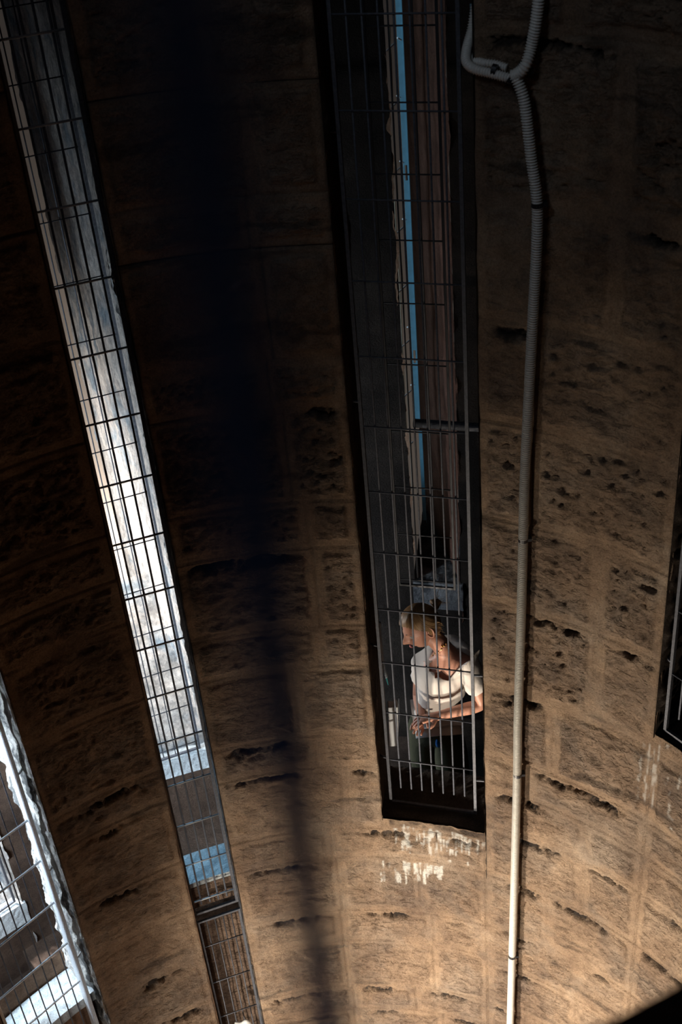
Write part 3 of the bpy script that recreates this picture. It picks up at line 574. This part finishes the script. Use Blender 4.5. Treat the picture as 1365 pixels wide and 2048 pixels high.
def hand(wi, W, d, palmn, curl):
    """palm and five curled fingers; d pointing along the hand, palmn out of the back of the hand"""
    d = d.normalized(); sidev = d.cross(palmn).normalized(); palmn = sidev.cross(d).normalized()
    pc = W+d*.035; vs.append(pc); rd.append((.030, .017)); es.append((wi, len(vs)-1)); pi = len(vs)-1
    kn = W+d*.075; vs.append(kn); rd.append((.028, .013)); es.append((pi, len(vs)-1)); ki = len(vs)-1
    for f, (ofs, ln) in enumerate(((-.030, .066), (-.010, .076), (.010, .071), (.029, .056))):
        p0 = kn+sidev*ofs+d*.010; q0 = p0; prev = ki; dirv = d.copy()
        for sgm, (fr, rr_) in enumerate(((.42, .0088), (.33, .008), (.25, .0066))):
            dirv = (dirv*math.cos(curl)-palmn*math.sin(curl)).normalized(); palm2 = palmn
            q0 = q0+dirv*ln*fr; vs.append(q0); rd.append(rr_); es.append((prev, len(vs)-1)); prev = len(vs)-1
    t0 = W+d*.022-sidev*.026; vs.append(t0); rd.append(.012); es.append((pi, len(vs)-1)); a_ = len(vs)-1
    t1 = t0+(d*.6-sidev*.7-palmn*.35).normalized()*.032; vs.append(t1); rd.append(.0095); es.append((a_, len(vs)-1)); a_ = len(vs)-1
    t2 = t1+(d*.85-sidev*.2-palmn*.5).normalized()*.026; vs.append(t2); rd.append(.008); es.append((a_, len(vs)-1))
hand(w_l, J['wrL'], (at(838, 1440, 2.38)-J['wrL']), CU*.8+VB*.6, .42)
hand(w_r, J['wrR'], (at(838, 1446, 2.42)-J['wrR']), CU*.3+VB*.9, .45)
body = skin_mesh('body', vs, es, rd, M_SKIN, 2, 0)
# head
Fv = (-.80*CR - .58*CU + .16*VB).normalized(); Uv = (-.42*CR + .70*CU + .42*VB); Uv = (Uv-Fv*Uv.dot(Fv)).normalized(); Lv = Uv.cross(Fv).normalized()   # her left
HC = J['head']
MH = Matrix((Lv, Fv, Uv)).transposed().to_4x4(); MH.translation = HC
def head_surface(u, v, grow=0.0):
    """u around (0 = face), v from chin (-pi/2) to crown; local x = her left, y = forward, z = up"""
    x = math.cos(v)*math.sin(u); y = math.cos(v)*math.cos(u); z = math.sin(v)
    a, bb, cc = .074, .094, .116
    X, Y, Z = x*a, y*bb, z*cc
    if z < 0: k = 1+.30*z; X *= k*(1-.06*max(0, y)); Y *= (1+.16*z if y < 0 else 1+.02*z)
    fr = max(0, y)
    g = lambda x0, z0, sx_, sz_: math.exp(-((X-x0)/sx_)**2-((Z-z0)/sz_)**2)*(1 if y > 0 else 0)
    Y += fr*(.030*g(0, -.022, .012, .020)+.014*g(0, -.002, .009, .022)) - fr*.012*(g(.030, .004, .016, .012)+g(-.030, .004, .016, .012)) + fr*.008*(g(.030, .022, .02, .008)+g(-.030, .022, .02, .008))
    Y += fr*(.009*g(0, -.054, .020, .006)+.008*g(0, -.066, .018, .006)-.004*g(0, -.060, .02, .003)) + fr*.012*g(0, -.092, .020, .014) + fr*.005*(g(.042, -.02, .016, .018)+g(-.042, -.02, .016, .018))
    p = Vector((X, Y, Z)); return p*(1+grow)
def head_part(name, mat, grow=0.0, cond=None, nu=72, nv=56, extra=None):
    bm = bmesh.new(); g = []
    for j in range(nv+1):
        row = []
        for i in range(nu):
            p = head_surface(2*math.pi*i/nu, -math.pi/2+math.pi*j/nv, grow)
            if extra: p = extra(p, 2*math.pi*i/nu, -math.pi/2+math.pi*j/nv)
            row.append(bm.verts.new(MH @ p))
        g.append(row)
    for j in range(nv):
        for i in range(nu):
            u = 2*math.pi*(i+.5)/nu; v = -math.pi/2+math.pi*(j+.5)/nv
            if cond and not cond(u, v): continue
            bm.faces.new((g[j][i], g[j][(i+1) % nu], g[j+1][(i+1) % nu], g[j+1][i]))
    bmesh.ops.remove_doubles(bm, verts=bm.verts, dist=1e-6)
    bmesh.ops.delete(bm, geom=[v for v in bm.verts if not v.link_faces], context='VERTS')
    return loc(mesh_bm(name, bm, mat, pr, True), pr)
head_part('head', M_SKIN)
# ears
for sgn in (1, -1):
    bm = bmesh.new(); pts = []
    for k in range(13):
        a = math.pi*2*k/12; pts.append(MH @ Vector((sgn*(.073+.010*abs(math.sin(a/2))), -.008+.015*math.cos(a)*(1 if math.cos(a) > 0 else 1.1), -.008+.030*math.sin(a))))
    add_tube(bm, pts, .0048, 8); bmesh.ops.create_uvsphere(bm, u_segments=12, v_segments=8, radius=1, matrix=MH @ Matrix.Translation((sgn*.072, -.008, -.008)) @ Matrix.Diagonal((.007, .013, .025, 1)))
    loc(mesh_bm('ear', bm, M_SKIN, pr, True), pr)
for sgn in (1, -1):
    bm = bmesh.new(); bmesh.ops.create_uvsphere(bm, u_segments=12, v_segments=8, radius=.0105, matrix=MH @ Matrix.Translation((sgn*.030, .074, .004))); loc(mesh_bm('eye', bm, simple('eye_white', (.6, .56, .52), .2), pr, True), pr)
    bm = bmesh.new(); add_tube(bm, [MH @ Vector((sgn*(.014+.008*k), .093-.0022*k*k, .024+.0035*k-.001*k*k)) for k in range(5)], .0022, 6); loc(mesh_bm('eyebrow', bm, simple('brow', (.16, .09, .045), .7), pr, True), pr)
bm = bmesh.new(); add_tube(bm, [MH @ Vector((-.022+.0055*k, .094+.006*math.sin(math.pi*k/8), -.0595)) for k in range(9)], [.001+.0042*math.sin(math.pi*k/8) for k in range(9)], 8); loc(mesh_bm('lips', bm, M_LIP, pr, True), pr)
# hair: combed back into a knot
mh, th_, bh = nt('blond_hair'); bh.inputs['Roughness'].default_value = .42
tc = th_.nodes.new('ShaderNodeTexCoord'); wv = th_.nodes.new('ShaderNodeTexNoise'); wv.inputs['Scale'].default_value = 60; wv.inputs['Detail'].default_value = 5
at_ = th_.nodes.new('ShaderNodeAttribute'); at_.attribute_name = 'surf'; mp = th_.nodes.new('ShaderNodeMapping'); mp.inputs['Scale'].default_value = (1.6, .06, 1); th_.links.new(at_.outputs['Vector'], mp.inputs[0]); th_.links.new(mp.outputs[0], wv.inputs['Vector'])
hr = ramp(th_, wv.outputs[0], [(.3, (.13, .065, .025)), (.5, (.36, .20, .085)), (.7, (.62, .42, .20))]); th_.links.new(hr.outputs[0], bh.inputs['Base Color'])
bph = th_.nodes.new('ShaderNodeBump'); bph.inputs['Strength'].default_value = .7; bph.inputs['Distance'].default_value = .004; th_.links.new(wv.outputs[0], bph.inputs['Height']); th_.links.new(bph.outputs[0], bh.inputs['Normal'])
KN = Vector((.0, -.100, .058))      # the knot, head coordinates
def hair_cond(u, v):
    p = head_surface(u, v); hl = .062+.0*p.y                       # hairline: forehead, over the ears, nape
    side = abs(p.x)/.074
    if p.y > .0: return p.z > .068-.060*side*max(0, 1-(p.y/.075))
    return p.z > -.012-.050*min(1, -p.y/.05)
def hair_extra(p, u, v):
    g = .010*math.sin(max(0, (v+1.2)))+.006; q = p*(1+g/.09); q += (KN-q)*.10*max(0, 1-(q-KN).length/.09); return q
ho = head_part('hair', mh, .0, hair_cond, 96, 72, hair_extra)
inv = (Matrix.Translation(-pr.location).inverted()); MHi = MH.inverted()
def hair_attr(o, centre):
    ca = o.data.color_attributes.new('surf', 'FLOAT_COLOR', 'POINT')
    for i, v in enumerate(o.data.vertices):
        p = MHi @ v.co - centre; a = math.atan2(p.x, p.z*.6-p.y*.8); ca.data[i].color = (a, p.length, 0, 1)
hair_attr(ho, KN)
bm = bmesh.new(); pts = []
for k in range(60):
    a = k*.42; rr_ = .022*(1-k/90); pts.append(MH @ (KN+Vector((rr_*math.cos(a), -.012-.00055*k, rr_*math.sin(a)))))
add_tube(bm, pts, .0105, 8); hk = loc(mesh_bm('hair_knot', bm, mh, pr, True), pr); hair_attr(hk, KN)
rs = random.Random(3); bm = bmesh.new()
for k in range(26):
    a = rs.uniform(0, 6.28); d0 = Vector((math.cos(a)*.6, -.5-rs.random()*.6, math.sin(a)*.7+.3)); ln = rs.uniform(.03, .065); b0 = KN+Vector((0, -.02, 0)); cv = Vector((rs.uniform(-.01, .01), 0, -.015))
    add_tube(bm, [MH @ b0, MH @ (b0+d0*ln*.5+cv*.2), MH @ (b0+d0*ln+cv)], [.0016, .0012, .0005], 5)
for k in range(40):     # wisps at the nape and the temples
    sgn = rs.choice((1, 1, -1)); b0 = Vector((sgn*rs.uniform(.055, .074), rs.uniform(-.06, -.01), rs.uniform(-.035, .02))); add_tube(bm, [MH @ (b0*1.07), MH @ (b0*1.13+Vector((0, -.01, -.012))), MH @ (b0*1.12+Vector((0, -.02, -.03)))], [.0013, .001, .0004], 5)
hl_ = loc(mesh_bm('loose_hair', bm, mh, pr, True), pr); hair_attr(hl_, KN)
# clothes
nb = J['neckb']; 
tv = [J['waist']-Vector((0, 0, .05)), J['waist'], J['chest'], J['uchest']-lat*.0, J['uchest'].lerp(J['neckb'], .35)]
te = [(0, 1), (1, 2), (2, 3), (3, 4)]; tr = [(.130, .118), (.128, .112), (.142, .118), (.122, .098), (.085, .070)]
def tchain(start, pts, rads):
    i0 = start
    for p, r in zip(pts, rads): tv.append(p); tr.append(r); te.append((i0, len(tv)-1)); i0 = len(tv)-1
tchain(3, [J['shL']+Vector((0, 0, .005)), J['shL'].lerp(J['elL'], .40), J['shL'].lerp(J['elL'], .72)], [.066, .063, .066])
tchain(3, [J['shR'], J['shR'].lerp(J['elR'], .35), J['shR'].lerp(J['elR'], .62)], [.062, .058, .060])
tchain(3, [J['back']], [(.07, .06)])
top_o = skin_mesh('top', tv, te, tr, M_SHIRT, 2, 1)
# soft folds
fo = top_o.data; co = np.array([v.co[:] for v in fo.vertices]); nr_ = np.array([v.normal[:] for v in fo.vertices])
ff = fbm(co[:, 0]*7+40, co[:, 2]*16+co[:, 0]*8+40, 901, 3)-.5; co = co+nr_*(ff[:, None]*.030); fo.vertices.foreach_set('co', co.astype(np.float32).ravel()); fo.update()
# open neckline: cut away the cloth in front of the throat
cut_c = J['neckb'].lerp(J['uchest'], .25)+VB*.075-CR*.01
bm = bmesh.new(); bm.from_mesh(fo); bmesh.ops.delete(bm, geom=[v for v in bm.verts if ((v.co-cut_c).length < .092)], context='VERTS'); bm.to_mesh(fo); bm.free()
sm = top_o.modifiers.new('t', 'SOLIDIFY'); sm.thickness = .004
pv = [hipc+Vector((0, 0, .07)), hipc, hipL, hipL.lerp(knL, .5), knL, anL+Vector((0, 0, .04)), hipR, hipR.lerp(knR, .5), knR, anR+Vector((0, 0, .04))]
pe = [(0, 1), (1, 2), (2, 3), (3, 4), (4, 5), (1, 6), (6, 7), (7, 8), (8, 9)]; pr_ = [(.135, .12), (.155, .135), .11, .105, .09, .075, .11, .105, .09, .075]
po = skin_mesh('trousers', pv, pe, pr_, M_TROUS, 2, 1)
# necklace: small gold beads on a fine chain lying on the chest
bm = bmesh.new(); 
bvh = None
from mathutils.bvhtree import BVHTree
bmb = bmesh.new(); bmb.from_mesh(body.data); bvh = BVHTree.FromBMesh(bmb)
def on_body(x, y, lift=.004):
    o_ = Vector((0, 0, CZ)); d = ray(x, y).normalized(); h_ = bvh.ray_cast(o_, d)
    return (h_[0]-d*lift) if h_[0] else at(x, y, 2.55)
for (x, y), r in zip(((866, 1311), (871, 1307), (877, 1303), (883, 1299), (886, 1294), (889, 1291), (893, 1287), (884, 1292), (880, 1306)), (.004, .006, .004, .005, .004, .007, .004, .004, .003)):
    bmesh.ops.create_icosphere(bm, subdivisions=2, radius=r, matrix=Matrix.Translation(on_body(x, y)))
loc(mesh_bm('necklace', bm, M_GOLD, pr, True), pr)
for a_, n_ in ((anL, 'shoe'), (anR, 'shoe')):
    bm = bmesh.new(); bmesh.ops.create_uvsphere(bm, u_segments=20, v_segments=12, radius=1, matrix=Matrix.Translation(a_+toe*.45-Vector((0, 0, .02))) @ Matrix.Diagonal((.045, .125, .05, 1)))
    for v in bm.verts: v.co.z = max(v.co.z, floor_z+.001)
    loc(mesh_bm(n_, bm, M_LEATH, pr, True), pr)
bmb.free()
# blue pouch hanging at her hip
bp_ = at(877, 1487, 2.56); bm = bmesh.new(); bmesh.ops.create_uvsphere(bm, u_segments=16, v_segments=10, radius=1, matrix=Matrix.Translation(bp_) @ Matrix.Diagonal((.015, .014, .030, 1)))
for v in bm.verts:
    if v.co.z > bp_.z: v.co.x = bp_.x-.006+(v.co.x-bp_.x)*.6
tag(mesh_bm('belt_pouch', bm, M_BLUE, None, True), 'small blue pouch hanging in front of the olive trousers', 'pouch')
# white paper or bird droppings lump low in the left slit
p = at(487, 2050, 1.99); bm = bmesh.new(); bmesh.ops.create_icosphere(bm, subdivisions=3, radius=1, matrix=Matrix.Translation(p) @ Matrix.Diagonal((.050, .022, .030, 1)))
for v in bm.verts: v.co += Vector((0, 0, .012*math.sin(v.co.x*90)+.008*math.sin(v.co.y*150)))
tag(mesh_bm('crumpled_paper', bm, M_WHITE, None, True), 'white crumpled paper caught on the lower left grille at the bottom edge', 'paper')
